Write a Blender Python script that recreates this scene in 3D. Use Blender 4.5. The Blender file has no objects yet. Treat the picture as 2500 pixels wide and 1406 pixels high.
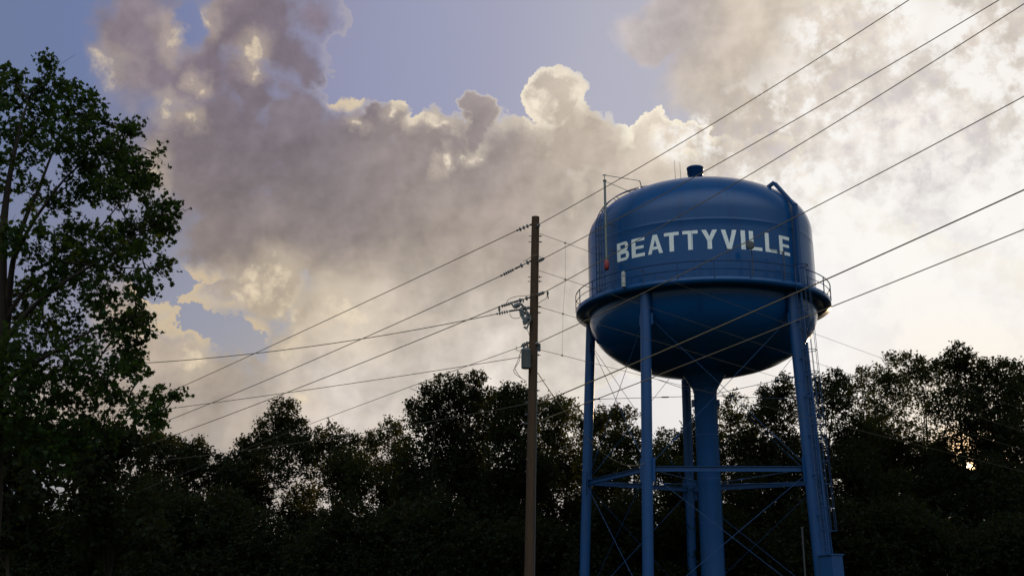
import bpy, bmesh, math, random
import numpy as np
from mathutils import Vector, Matrix
R = math.radians
scene = bpy.context.scene
col = scene.collection
rng = np.random.default_rng(11)
random.seed(5)

# ------------------------------------------------------------------ camera
PITCH = 15.0
FPX = 2710.0                       # focal length in pixels of the 2500 px wide photograph
CAM = np.array([0.0, 0.0, 1.6])
cd = bpy.data.cameras.new('camera'); cam = bpy.data.objects.new('camera', cd); col.objects.link(cam)
cam.location = CAM; cam.rotation_euler = (R(90 + PITCH), 0, 0)
cd.sensor_width = 36; cd.lens = 36 * FPX / 2500; cd.clip_start = 0.1; cd.clip_end = 6000
scene.camera = cam
_p = R(PITCH)
cR = np.array([1, 0, 0.]); cF = np.array([0, math.cos(_p), math.sin(_p)]); cU = np.array([0, -math.sin(_p), math.cos(_p)])

def ray(x, y):                     # direction of a photograph pixel: used to survey where things stand
    return cF + (x - 1250) / FPX * cR + (703 - y) / FPX * cU
def at(x, y, Y):
    d = ray(x, y); return CAM + d * (Y / d[1])
def onplane(x, y, P0, n):
    d = ray(x, y); return CAM + d * (((P0 - CAM) @ n) / (d @ n))
def azel(x, y):
    d = ray(x, y); d = d / np.linalg.norm(d)
    return math.degrees(math.atan2(d[0], d[1])), math.degrees(math.asin(d[2]))

SUN_AZ, SUN_EL = azel(2368, 1138)

# ------------------------------------------------------------------ sun lamp
sd = bpy.data.lights.new('sun', 'SUN'); sun = bpy.data.objects.new('sun', sd); col.objects.link(sun)
sd.energy = 2.6; sd.angle = R(0.5); sd.color = (1.0, 0.72, 0.42)
_s = Vector((math.sin(R(SUN_AZ)) * math.cos(R(SUN_EL)), math.cos(R(SUN_AZ)) * math.cos(R(SUN_EL)), math.sin(R(SUN_EL))))
sun.rotation_euler = _s.to_track_quat('Z', 'Y').to_euler()
sun.location = (30, 60, 40)

scene.view_settings.view_transform = 'Standard'; scene.view_settings.look = 'None'
scene.view_settings.exposure = 0.0; scene.view_settings.gamma = 1.0
scene.view_settings.use_curve_mapping = False
scene.render.engine = 'CYCLES'
scene.cycles.max_bounces = 5; scene.cycles.diffuse_bounces = 2; scene.cycles.glossy_bounces = 3
scene.cycles.transmission_bounces = 3; scene.cycles.sample_clamp_indirect = 4
scene.cycles.use_denoising = True

# ------------------------------------------------------------------ world: evening sky with cumulus
def lin(r, g, b):
    f = lambda c: (c / 255 / 12.92) if c / 255 <= .04045 else ((c / 255 + .055) / 1.055) ** 2.4
    return (f(r), f(g), f(b))
world = bpy.data.worlds.new('World'); scene.world = world; world.use_nodes = True
nt = world.node_tree; nt.nodes.clear()
N = nt.nodes; Lk = nt.links
def _in(sock, v):
    if isinstance(v, bpy.types.NodeSocket): Lk.new(v, sock)
    elif v is not None: sock.default_value = v
def M(op, a, b=None, c=None, clamp=False):
    n = N.new('ShaderNodeMath'); n.operation = op; n.use_clamp = clamp
    for i, v in enumerate((a, b, c)): _in(n.inputs[i], v)
    return n.outputs[0]
def V(op, a, b=None, c=None, s=None):
    n = N.new('ShaderNodeVectorMath'); n.operation = op
    for i, v in enumerate((a, b, c)):
        if v is not None: _in(n.inputs[i], v)
    if s is not None: _in(n.inputs['Scale'], s)
    return n.outputs['Value'] if op in ('LENGTH', 'DOT_PRODUCT', 'DISTANCE') else n.outputs['Vector']
def smooth(x, lo, hi):
    n = N.new('ShaderNodeMapRange'); n.interpolation_type = 'SMOOTHSTEP'; n.clamp = True
    _in(n.inputs['Value'], x); _in(n.inputs['From Min'], lo); _in(n.inputs['From Max'], hi)
    return n.outputs['Result']
def mixc(f, a, b):
    n = N.new('ShaderNodeMix'); n.data_type = 'RGBA'; n.clamp_factor = True
    _in(n.inputs[0], f)
    for k, v in ((6, a), (7, b)):
        if isinstance(v, tuple): v = tuple(v) + (1,) if len(v) == 3 else v
        _in(n.inputs[k], v)
    return n.outputs[2]
def noise(vec, scale, detail, rough, dist=0.0, lac=2.0):
    n = N.new('ShaderNodeTexNoise'); n.noise_dimensions = '3D'
    _in(n.inputs['Vector'], vec); n.inputs['Scale'].default_value = scale
    n.inputs['Detail'].default_value = detail; n.inputs['Roughness'].default_value = rough
    n.inputs['Lacunarity'].default_value = lac; n.inputs['Distortion'].default_value = dist
    return n
tc = N.new('ShaderNodeTexCoord').outputs['Generated']
dirv = V('NORMALIZE', tc)
sx = N.new('ShaderNodeSeparateXYZ'); _in(sx.inputs[0], dirv)
AZ = M('MULTIPLY', M('ARCTAN2', sx.outputs[0], sx.outputs[1]), 57.29578)
EL = M('MULTIPLY', M('ARCSINE', sx.outputs[2]), 57.29578)
cb = N.new('ShaderNodeCombineXYZ'); _in(cb.inputs[0], AZ); _in(cb.inputs[1], EL)
PP = cb.outputs[0]                                             # sky position in degrees
wn = noise(dirv, 9.0, 7.0, 0.56)                               # billow warp
wv = V('SUBTRACT', wn.outputs['Color'], (0.5, 0.5, 0.5))
wv = V('MULTIPLY', wv, (1, 1, 0))
PW = V('MULTIPLY_ADD', wv, (7.0, 7.0, 0), PP)                  # warped for soft shapes
wn2 = noise(dirv, 26.0, 6.0, 0.60)
wv2 = V('MULTIPLY', V('SUBTRACT', wn2.outputs['Color'], (0.5, 0.5, 0.5)), (3.4, 3.4, 0))
PC = V('ADD', V('MULTIPLY_ADD', wv, (2.2, 2.2, 0), PP), wv2)   # warped for crisp cauliflower edges
fine = noise(dirv, 60.0, 6.0, 0.62).outputs['Fac']
mid = noise(dirv, 17.0, 5.0, 0.55).outputs['Fac']

PXD = 47.3
def rbf(P, pts, fallback, wfb=0.004):
    accw = None; accc = None
    for (x, y, r, c) in pts:
        a, e = azel(x, y); k = PXD / r
        q = V('MULTIPLY_ADD', P, (k, k, 0), (-a * k, -e * k, 0))
        d2 = V('DOT_PRODUCT', q, q)
        w = M('POWER', 0.36788, M('MINIMUM', d2, 40.0))
        cc = V('SCALE', lin(*c), s=w)
        accw = w if accw is None else M('ADD', accw, w)
        accc = cc if accc is None else V('ADD', accc, cc)
    accw = M('ADD', accw, wfb)
    accc = V('ADD', accc, V('SCALE', fallback, s=wfb))
    return V('DIVIDE', accc, accw if False else _vec(accw))
def _vec(s):
    n = N.new('ShaderNodeCombineXYZ')
    for i in range(3): _in(n.inputs[i], s)
    return n.outputs[0]
def blobs(P, pts, k=0.25):
    acc = None
    for b in pts:
        x, y, rx, ry = b
        a, e = azel(x, y)
        q = V('MULTIPLY_ADD', P, (PXD / rx, PXD / ry, 0), (-a * PXD / rx, -e * PXD / ry, 0))
        d = M('SUBTRACT', 1.0, V('LENGTH', q))
        acc = d if acc is None else M('SMOOTH_MAX', acc, d, k)
    return acc

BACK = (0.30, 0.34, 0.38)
# open sky between the clouds
blue = rbf(PP, [(60, 40, 420, (109, 123, 157)), (300, 60, 200, (112, 126, 172)), (700, 60, 260, (142, 142, 170)),
                (980, 150, 260, (150, 154, 184)), (1180, 90, 260, (163, 164, 187)), (1500, 160, 260, (180, 180, 194)),
                (1620, 260, 150, (176, 177, 196)), (330, 640, 200, (142, 142, 160)), (560, 800, 180, (150, 155, 172)), (440, 760, 120, (152, 156, 172)),
                (230, 480, 150, (128, 134, 160)), (1900, 200, 220, (205, 196, 190)), (2300, 100, 300, (212, 200, 190)),
                (2200, 600, 400, (242, 238, 236)), (1000, 950, 250, (222, 212, 205)), (600, 1000, 200, (176, 165, 155))], BACK)
# cloud bodies
body = rbf(PW, [(520, 120, 210, (124, 112, 126)), (330, 120, 170, (121, 111, 129)), (800, 70, 170, (132, 122, 138)),
                (480, 420, 200, (106, 98, 106)), (720, 330, 180, (118, 110, 122)), (800, 480, 180, (130, 121, 124)),
                (500, 560, 150, (128, 117, 119)), (-700, 600, 800, (196, 182, 170)), (3500, 500, 1100, (244, 238, 230)), (480, 690, 130, (160, 146, 138)), (1020, 400, 160, (150, 138, 136)),
                (1180, 330, 120, (148, 138, 142)), (1000, 600, 180, (156, 144, 138)), (720, 640, 150, (148, 136, 132)),
                (1250, 480, 170, (172, 158, 148)), (1130, 720, 170, (178, 164, 150)), (820, 800, 150, (192, 178, 156)),
                (640, 760, 110, (205, 188, 158)), (1050, 850, 150, (212, 200, 184)), (880, 950, 150, (226, 216, 208)),
                (1150, 930, 150, (238, 230, 224)), (600, 960, 170, (182, 170, 158)), (400, 900, 150, (170, 156, 144)), (520, 1060, 130, (172, 160, 148)),
                (250, 800, 160, (166, 150, 140)), (780, 1020, 120, (216, 204, 196)),
                (1400, 330, 120, (182, 168, 152)), (1450, 480, 150, (182, 170, 158)), (1620, 420, 130, (214, 200, 184)),
                (1380, 850, 170, (216, 206, 194)), (1640, 40, 150, (178, 168, 170)), (1850, 120, 190, (200, 184, 164)),
                (1780, 300, 140, (212, 198, 182)), (2050, 260, 190, (226, 214, 202)), (2050, 80, 160, (218, 206, 190)),
                (2420, 110, 130, (192, 176, 160)), (2250, 180, 130, (228, 218, 208)), (2300, 400, 220, (240, 234, 228)),
                (2480, 300, 120, (212, 200, 184)), (2050, 520, 200, (247, 244, 241)), (2300, 700, 250, (245, 245, 246)), (2200, 850, 200, (240, 239, 240)),
                (1650, 1000, 180, (236, 230, 226))], BACK, wfb=0.003)
# low frequency unevenness and fine billows in the bodies
m1 = smooth(mid, 0.34, 0.68)
m2 = smooth(fine, 0.30, 0.72)
def emboss(scale, det, rough, off):
    so = (_s[0] * off, _s[1] * off * 0, (_s[2] - 0.30) * off * 1.6)
    a_ = noise(V('MULTIPLY_ADD', wv2, (0.006, 0.006, 0), dirv), scale, det, rough).outputs['Fac']
    b_ = noise(V('ADD', V('MULTIPLY_ADD', wv2, (0.006, 0.006, 0), dirv), so), scale, det, rough).outputs['Fac']
    return M('SUBTRACT', a_, b_)
emb = M('ADD', M('MULTIPLY', emboss(11.0, 6.0, 0.5, 0.045), 0.60), M('MULTIPLY', emboss(34.0, 5.0, 0.55, 0.016), 0.40))
gain = M('ADD', M('MULTIPLY_ADD', m1, 0.20, 0.90), M('MULTIPLY_ADD', m2, 0.06, -0.03))
gz = M('MULTIPLY', smooth(AZ, 7.0, 14.0), smooth(EL, 20.0, 15.0))
gain = M('ADD', gain, emb)
gain = M('MULTIPLY_ADD', M('SUBTRACT', gain, 1.0), M('MULTIPLY_ADD', gz, -0.75, 1.0), M('MULTIPLY_ADD', gz, 0.03, 1.0))
body = V('SCALE', body, s=gain)

# where there is cloud
mass = blobs(PC, [(430, 140, 190, 190), (340, 40, 110, 190), (620, 30, 150, 130), (760, 30, 110, 60), (500, 380, 260, 220), (720, 310, 120, 140),
                  (850, 420, 190, 190), (850, 640, 170, 130), (1390, 600, 170, 130), (700, 200, 60, 60), (715, 125, 100, 75), (625, 185, 110, 80), (640, 560, 240, 160), (950, 290, 80, 70), (1060, 400, 150, 130), (1165, 290, 55, 60),
                  (1250, 480, 190, 190), (1345, 245, 88, 78), (1430, 350, 120, 100), (1100, 620, 300, 220), (1560, 500, 200, 150), (1600, 345, 85, 75),
                  (1380, 760, 300, 200), (860, 830, 220, 200), (1150, 950, 330, 200), (650, 700, 90, 90), (480, 715, 65, 40), (560, 700, 60, 42),
                  (680, 900, 110, 110), (700, 1040, 250, 100), (380, 860, 120, 115), (300, 790, 90, 120), (460, 960, 160, 120), (250, 1000, 300, 120), (1690, 340, 60, 60),
                  (605, 815, 45, 45), (1800, 480, 200, 150), (1900, 700, 350, 250), (2200, 900, 500, 300)], 0.14)
hole = blobs(PC, [(395, 685, 62, 48), (470, 775, 58, 42), (545, 805, 70, 50), (590, 825, 40, 36), (470, 35, 26, 50), (340, 640, 40, 40)], 0.15)
mass = M('MINIMUM', mass, M('MULTIPLY_ADD', hole, -0.42, 0.02))
edge = M('ADD', mass, M('MULTIPLY_ADD', fine, 0.34, -0.17))
softn = smooth(mid, 0.40, 0.60)
softz = smooth(blobs(PP, [(840, 50, 190, 150), (680, 190, 70, 60)]), 0.0, 0.4)
cover = smooth(edge, M('MULTIPLY', smooth(AZ, -16.0, -22.0), -0.12), M('ADD', M('ADD', M('MULTIPLY_ADD', softn, 0.20, 0.05), M('MULTIPLY', smooth(AZ, -1.0, -9.0), 0.24)), M('ADD', M('MULTIPLY', smooth(AZ, -15.0, -21.0), 0.22), M('MULTIPLY', softz, 0.6))))
# the bright broken deck on the right
deckn = noise(V('MULTIPLY_ADD', wv2, (0.01, 0.01, 0), dirv), 13.0, 8.0, 0.58).outputs['Fac']
right = blobs(PW, [(1900, 140, 300, 200), (1650, 30, 200, 60), (2300, 100, 350, 250), (2150, 450, 480, 350), (2450, 300, 250, 350), (2300, 800, 600, 300), (1850, 330, 180, 140)])
right = smooth(M('ADD', right, M('MULTIPLY_ADD', deckn, 0.9, -0.45)), -0.12, 0.30)
knotty = blobs(PP, [(2150, 380, 470, 290), (2380, 560, 330, 400), (1700, 340, 120, 60), (2420, 130, 200, 200), (2100, 60, 200, 90), (1850, 420, 150, 120)])
kn = M('MULTIPLY', smooth(knotty, -0.15, 0.35), smooth(M('MULTIPLY_ADD', deckn, 0.6, M('MULTIPLY', fine, 0.4)), 0.45, 0.56))
pk = M('MULTIPLY', smooth(knotty, -0.1, 0.4), smooth(M('MULTIPLY_ADD', deckn, 0.6, M('MULTIPLY', fine, 0.4)), 0.46, 0.39))

c0 = mixc(M('MULTIPLY', right, 0.94), blue, body)
c1 = mixc(cover, c0, body)
# sunlit fringes along the upper edges of the cumulus
litz = blobs(PP, [(1345, 235, 130, 100), (1600, 310, 130, 90), (1700, 340, 80, 70), (868, 235, 34, 40), (835, 258, 50, 22), (1030, 290, 60, 24), (975, 250, 34, 30),
                  (560, 700, 200, 70), (430, 790, 130, 120), (360, 740, 90, 90), (610, 810, 60, 50), (700, 700, 60, 60)])
lit = M('MAXIMUM', smooth(litz, 0.0, 0.5), M('MULTIPLY', smooth(AZ, -14.0, -7.0), 0.30))
rim = M('MULTIPLY', smooth(edge, 0.0, 0.05), smooth(edge, 0.34, 0.06))
rimc = mixc(smooth(AZ, -14.0, 4.0), lin(206, 186, 156), lin(250, 240, 218))
c2 = mixc(M('MULTIPLY', M('MULTIPLY', rim, lit), 0.95), c1, rimc)
# sunlit knots inside the grey mass
kz = blobs(PC, [(432, 82, 34, 34), (500, 20, 34, 42), (628, 110, 36, 36), (632, 152, 24, 18), (272, 160, 42, 36), (285, 205, 28, 26), (445, 287, 30, 20),
                (392, 262, 24, 22), (476, 205, 20, 18), (876, 292, 22, 16), (866, 230, 19, 22), (1020, 296, 22, 16), (1066, 300, 22, 12), (975, 258, 24, 20), (1080, 388, 14, 28),
                (1150, 364, 34, 18), (1300, 270, 60, 60), (1400, 230, 40, 50), (1350, 190, 60, 26), (1585, 305, 50, 50), (1680, 335, 60, 50), (1640, 370, 70, 40), (470, 722, 54, 34), (556, 716, 40, 24),
                (628, 700, 54, 34), (655, 668, 46, 44), (688, 770, 40, 50), (700, 830, 36, 56), (600, 660, 60, 26), (865, 790, 70, 60), (370, 780, 46, 70), (470, 880, 44, 40), (370, 420, 24, 60), (760, 990, 50, 30)], 0.15)
halo = M('MULTIPLY', smooth(M('ADD', kz, M('MULTIPLY_ADD', mid, 2.0, -1.0)), -1.6, 0.6), 0.34)
kz = M('ADD', kz, M('MULTIPLY_ADD', fine, 1.9, -1.0))
kz = M('MULTIPLY', smooth(kz, -0.35, 1.15), M('MULTIPLY_ADD', m2, 0.5, 0.75))
knc = mixc(smooth(AZ, -16.0, 2.0), lin(226, 208, 180), lin(246, 232, 212))
c3 = mixc(M('MULTIPLY', M('MAXIMUM', kz, halo), M('MULTIPLY', cover, 0.85)), c2, knc)
c4 = mixc(M('MULTIPLY', kn, 0.85), c3, lin(253, 250, 246))
c5 = mixc(M('MULTIPLY', pk, M('MULTIPLY_ADD', gz, -0.34, 0.42)), c4, lin(198, 191, 198))
# brightening round the low sun
sq = V('MULTIPLY_ADD', PP, (1 / 6.0, 1 / 6.0, 0), (-SUN_AZ / 6.0, -SUN_EL / 6.0, 0))
sg = M('POWER', 0.36788, M('MINIMUM', V('DOT_PRODUCT', sq, sq), 40.0))
c6 = mixc(M('MULTIPLY', sg, 0.5), c5, (1.05, 0.82, 0.52))
# away from the sun: sky model plus unseen glow added to light the tower
sky = N.new('ShaderNodeTexSky'); sky.sky_type = 'NISHITA'; sky.sun_disc = False
sky.sun_elevation = R(SUN_EL); sky.sun_rotation = R(SUN_AZ); sky.air_density = 1.2; sky.dust_density = 2.0
skyc = V('SCALE', sky.outputs[0], s=0.10)
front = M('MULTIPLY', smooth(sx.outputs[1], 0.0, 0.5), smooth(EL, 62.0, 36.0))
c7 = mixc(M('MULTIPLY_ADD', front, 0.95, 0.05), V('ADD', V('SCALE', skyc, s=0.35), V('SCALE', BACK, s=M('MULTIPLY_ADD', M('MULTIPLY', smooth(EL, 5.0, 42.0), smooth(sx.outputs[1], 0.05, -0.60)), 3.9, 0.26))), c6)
# the sun's disc
sdir = tuple(_s)
dsk = smooth(V('DOT_PRODUCT', dirv, sdir), math.cos(R(0.20)), math.cos(R(0.13)))
aur = M('POWER', smooth(V('DOT_PRODUCT', dirv, sdir), math.cos(R(2.6)), math.cos(R(0.15))), 2.0)
c8 = V('ADD', V('ADD', c7, V('SCALE', (26.0, 18.0, 9.0), s=dsk)), V('SCALE', (1.5, 0.75, 0.15), s=aur))
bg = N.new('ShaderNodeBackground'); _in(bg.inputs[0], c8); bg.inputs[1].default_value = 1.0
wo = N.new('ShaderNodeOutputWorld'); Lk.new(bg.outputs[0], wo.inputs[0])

# ------------------------------------------------------------------ materials
def mat(name, c, rough=0.5, metal=0.0, spec=0.5, var=0.15, vscale=3.0, bump=0.0, bscale=20.0, stretch=(1, 1, 1), dirt=None, dscale=1.0, coat=0.0):
    m = bpy.data.materials.new(name); m.use_nodes = True
    t = m.node_tree; n = t.nodes; b = n['Principled BSDF']
    b.inputs['Roughness'].default_value = rough; b.inputs['Metallic'].default_value = metal
    b.inputs['Specular IOR Level'].default_value = spec; b.inputs['Coat Weight'].default_value = coat
    b.inputs['Coat Roughness'].default_value = 0.12
    g = n.new('ShaderNodeNewGeometry'); mp = n.new('ShaderNodeMapping'); mp.inputs['Scale'].default_value = stretch
    t.links.new(g.outputs['Position'], mp.inputs['Vector'])
    nz = n.new('ShaderNodeTexNoise'); nz.inputs['Scale'].default_value = vscale; nz.inputs['Detail'].default_value = 5
    t.links.new(mp.outputs[0], nz.inputs['Vector'])
    mx = n.new('ShaderNodeMix'); mx.data_type = 'RGBA'
    mx.inputs[6].default_value = tuple(v * (1 - var) for v in c) + (1,)
    mx.inputs[7].default_value = tuple(min(1, v * (1 + var)) for v in c) + (1,)
    t.links.new(nz.outputs['Fac'], mx.inputs[0]); out = mx.outputs[2]
    if dirt:
        n2 = n.new('ShaderNodeTexNoise'); n2.inputs['Scale'].default_value = dscale; n2.inputs['Detail'].default_value = 8
        n2.inputs['Roughness'].default_value = 0.65
        t.links.new(mp.outputs[0], n2.inputs['Vector'])
        r2 = n.new('ShaderNodeValToRGB'); r2.color_ramp.elements[0].position = 0.54; r2.color_ramp.elements[1].position = 0.72
        t.links.new(n2.outputs['Fac'], r2.inputs[0])
        m2_ = n.new('ShaderNodeMix'); m2_.data_type = 'RGBA'; m2_.inputs[7].default_value = tuple(dirt) + (1,)
        ml = n.new('ShaderNodeMath'); ml.operation = 'MULTIPLY'; ml.inputs[1].default_value = 0.50
        t.links.new(r2.outputs[0], ml.inputs[0]); t.links.new(ml.outputs[0], m2_.inputs[0]); t.links.new(out, m2_.inputs[6])
        out = m2_.outputs[2]
    t.links.new(out, b.inputs['Base Color'])
    if bump:
        n3 = n.new('ShaderNodeTexNoise'); n3.inputs['Scale'].default_value = bscale; n3.inputs['Detail'].default_value = 6
        t.links.new(mp.outputs[0], n3.inputs['Vector'])
        bp = n.new('ShaderNodeBump'); bp.inputs['Strength'].default_value = bump; bp.inputs['Distance'].default_value = 0.05
        t.links.new(n3.outputs['Fac'], bp.inputs['Height']); t.links.new(bp.outputs[0], b.inputs['Normal'])
    return m
def leafmat(name, c, tr, tw=0.35):
    m = bpy.data.materials.new(name); m.use_nodes = True
    t = m.node_tree; n = t.nodes; n.clear()
    g = n.new('ShaderNodeNewGeometry')
    rp = n.new('ShaderNodeMix'); rp.data_type = 'RGBA'
    rp.inputs[6].default_value = tuple(v * 0.6 for v in c) + (1,); rp.inputs[7].default_value = tuple(v * 1.4 for v in c) + (1,)
    t.links.new(g.outputs['Random Per Island'], rp.inputs[0])
    d = n.new('ShaderNodeBsdfDiffuse'); t.links.new(rp.outputs[2], d.inputs[0])
    tl = n.new('ShaderNodeBsdfTranslucent'); tl.inputs[0].default_value = tuple(tr) + (1,)
    ms = n.new('ShaderNodeMixShader'); ms.inputs[0].default_value = tw
    t.links.new(d.outputs[0], ms.inputs[1]); t.links.new(tl.outputs[0], ms.inputs[2])
    gl = n.new('ShaderNodeBsdfGlossy'); gl.inputs['Roughness'].default_value = 0.5; gl.inputs[0].default_value = (.9, .9, .9, 1)
    m2_ = n.new('ShaderNodeMixShader'); m2_.inputs[0].default_value = 0.004
    t.links.new(ms.outputs[0], m2_.inputs[1]); t.links.new(gl.outputs[0], m2_.inputs[2])
    o = n.new('ShaderNodeOutputMaterial'); t.links.new(m2_.outputs[0], o.inputs[0])
    return m
BLUE = (0.003, 0.062, 0.198)
M_blue = mat('tank_paint', BLUE, 0.30, spec=0.15, var=0.09, vscale=0.5, stretch=(1, 1, .14), dirt=(0.003, 0.030, 0.095), dscale=1.1, bump=0.02, bscale=1.2, coat=0.38)
M_blue.node_tree.nodes['Principled BSDF'].inputs['Coat IOR'].default_value = 1.55
M_blue.node_tree.nodes['Principled BSDF'].inputs['Coat Roughness'].default_value = 0.07
M_blue2 = mat('steel_paint', (0.007, 0.056, 0.175), 0.38, spec=0.35, var=0.10, vscale=1.5, stretch=(1, 1, .2), dirt=(0.012, 0.035, 0.08), dscale=2.0)
M_rail = mat('rail_paint', (0.006, 0.036, 0.11), 0.5, spec=0.3, var=0.15)
M_letter = mat('letter_paint', (0.80, 0.84, 0.82), 0.5, var=0.12, vscale=2.0, dirt=(0.45, 0.5, 0.5), dscale=2.5)
M_galv = mat('galvanised_steel', (0.17, 0.19, 0.18), 0.45, metal=0.6, var=0.15, vscale=6)
M_white = mat('antenna_shell', (0.42, 0.42, 0.39), 0.3, var=0.05)
M_red = mat('red_fibreglass', (0.26, 0.028, 0.022), 0.5, var=0.15, vscale=5)
M_grey = mat('grey_enamel', (0.13, 0.14, 0.145), 0.4, var=0.1, vscale=5, dirt=(.16, .13, .1), dscale=6)
M_dark = mat('dark_fitting', (0.05, 0.055, 0.06), 0.5, var=0.2)
M_porc = mat('insulator_glaze', (0.13, 0.13, 0.13), 0.25, var=0.1)
M_wire = mat('weathered_wire', (0.22, 0.155, 0.09), 0.6, metal=0.0, var=0.1)
M_wire2 = mat('thin_dark_wire', (0.09, 0.07, 0.05), 0.65, var=0.1)
M_wood = mat('pole_wood', (0.082, 0.050, 0.031), 0.9, spec=0.2, var=0.35, vscale=9, stretch=(3, 3, .16), bump=0.9, bscale=14, dirt=(0.045, 0.03, 0.022), dscale=3)
M_bark = mat('bark', (0.035, 0.028, 0.022), 0.95, spec=0.1, var=0.3, vscale=8, stretch=(2, 2, .4), bump=0.5)
M_conc = mat('concrete', (0.32, 0.31, 0.29), 0.9, var=0.15, vscale=4)
M_ground = mat('grass_ground', (0.035, 0.05, 0.022), 0.95, spec=0.1, var=0.4, vscale=0.6, bump=0.6, bscale=8, dirt=(0.06, 0.05, 0.03), dscale=0.3)
M_leaf_far = leafmat('leaf_oak', (0.012, 0.017, 0.009), (0.09, 0.085, 0.012), 0.26)
M_leaf_far2 = leafmat('leaf_poplar', (0.015, 0.021, 0.010), (0.14, 0.13, 0.02), 0.32)
M_leaf_near = leafmat('leaf_maple', (0.015, 0.030, 0.009), (0.09, 0.14, 0.02), 0.40)

# ------------------------------------------------------------------ mesh helpers
class MB:
    def __init__(s): s.v = []; s.f = []; s.sm = []
    def add(s, vs, fs, smooth=True):
        o = len(s.v); s.v += [tuple(map(float, p)) for p in vs]; s.f += [tuple(i + o for i in f) for f in fs]; s.sm += [smooth] * len(fs)
    def tube(s, pts, rad, n=8, caps=True):
        pts = [Vector(p) for p in pts]
        if not hasattr(rad, '__len__'): rad = [rad] * len(pts)
        vs = []; fs = []; ref = None
        for i, p in enumerate(pts):
            t = (pts[min(i + 1, len(pts) - 1)] - pts[max(i - 1, 0)]).normalized()
            if ref is None:
                ref = Vector((0, 0, 1)) if abs(t.z) < .9 else Vector((1, 0, 0))
            a = (ref - t * ref.dot(t)).normalized(); b = t.cross(a); ref = a
            for k in range(n):
                q = 2 * math.pi * k / n
                vs.append(p + (a * math.cos(q) + b * math.sin(q)) * rad[i])
        for i in range(len(pts) - 1):
            for k in range(n):
                k2 = (k + 1) % n
                fs.append((i * n + k, i * n + k2, (i + 1) * n + k2, (i + 1) * n + k))
        s.add(vs, fs)
        if caps:
            m = len(pts) - 1
            s.add(vs[:n], [tuple(range(n))[::-1]], False); s.add(vs[m * n:], [tuple(range(n))], False)
    def lathe(s, prof, n=48, c=(0, 0, 0), closed=False):
        vs = []; fs = []; m = len(prof)
        for (r, z) in prof:
            for k in range(n):
                q = 2 * math.pi * k / n; vs.append((c[0] + r * math.sin(q), c[1] - r * math.cos(q), c[2] + z))
        for i in range(m if closed else m - 1):
            j = (i + 1) % m
            for k in range(n):
                k2 = (k + 1) % n; fs.append((i * n + k, i * n + k2, j * n + k2, j * n + k))
        s.add(vs, fs)
    def box(s, a, b, w, h, up=(0, 0, 1)):
        a = Vector(a); b = Vector(b); t = (b - a).normalized(); u = Vector(up)
        if abs(t.dot(u)) > .98: u = Vector((1, 0, 0))
        x = t.cross(u).normalized() * (w / 2); y = x.cross(t).normalized() * (h / 2)
        vs = [p + sx_ * x + sy_ * y for p in (a, b) for sx_, sy_ in ((-1, -1), (1, -1), (1, 1), (-1, 1))]
        s.add(vs, [(0, 1, 2, 3), (7, 6, 5, 4), (0, 4, 5, 1), (1, 5, 6, 2), (2, 6, 7, 3), (3, 7, 4, 0)], False)
    def build(s, name, m, parent=None, origin=(0, 0, 0)):
        me = bpy.data.meshes.new(name); o_ = np.array(origin, float)
        v = np.array(s.v, float) - o_
        me.from_pydata(v.tolist(), [], s.f); me.update()
        me.polygons.foreach_set('use_smooth', s.sm)
        me.materials.append(m)
        o = bpy.data.objects.new(name, me); col.objects.link(o)
        if parent is not None: o.parent = parent
        else: o.location = origin
        return o
def tag(o, label, cat, group=None):
    o['label'] = label; o['category'] = cat
    if group: o['group'] = group
    return o
def empty(name, loc, label, cat, group=None):
    o = bpy.data.objects.new(name, None); o.empty_display_size = 0.3; col.objects.link(o); o.location = loc
    return tag(o, label, cat, group)

# ------------------------------------------------------------------ ground
g = MB(); n = 60; xs = np.linspace(-1, 1, n); xs = np.sign(xs) * np.abs(xs) ** 2.2 * 1500
vs = []
for y in xs:
    for x in xs:
        d = math.hypot(x, y - 40); vs.append((x, y + 40, 0 if d < 200 else -0.02 * (d - 200) ** .8))
g.add(vs, [(j * n + i, j * n + i + 1, (j + 1) * n + i + 1, (j + 1) * n + i) for j in range(n - 1) for i in range(n - 1)])
o = g.build('ground', M_ground); o['kind'] = 'structure'

# ------------------------------------------------------------------ water tower
TX, TY = 12.65, 72.0
TR = 7.48; ZG, ZS, ZT, ZB = 19.05, 24.07, 27.8, 14.9
tower = empty('water_tower', (TX, TY, 0), 'blue multi-leg steel water tower with white block lettering round its tank', 'water tower')
def pol(r, th, z):                       # tower-local cylinder coordinates, th in degrees from the viewer side
    a = R(th); return Vector((r * math.sin(a), -r * math.cos(a), z))
def dome_r(z):
    if z <= ZS: return TR
    t = min(1, (z - ZS) / (ZT - ZS)); return TR * max(0, 1 - t ** 2.14) ** (1 / 2.14)
prof = []
for i in range(41):
    t = math.sin(i / 40 * math.pi / 2); z = ZT + (ZS - ZT) * (1 - t) if False else ZS + (ZT - ZS) * math.cos(i / 40 * math.pi / 2)
    prof.append((max(dome_r(z), 0.001), z))
for k in range(1, 9): prof.append((TR, ZS + (ZG - ZS) * k / 8))
for i in range(1, 41):
    z = ZG - (ZG - ZB) * math.sin(i / 40 * math.pi / 2); t = (ZG - z) / (ZG - ZB)
    prof.append((max(TR * max(0, 1 - t ** 2.245) ** (1 / 2.245), 0.001), z))
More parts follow.
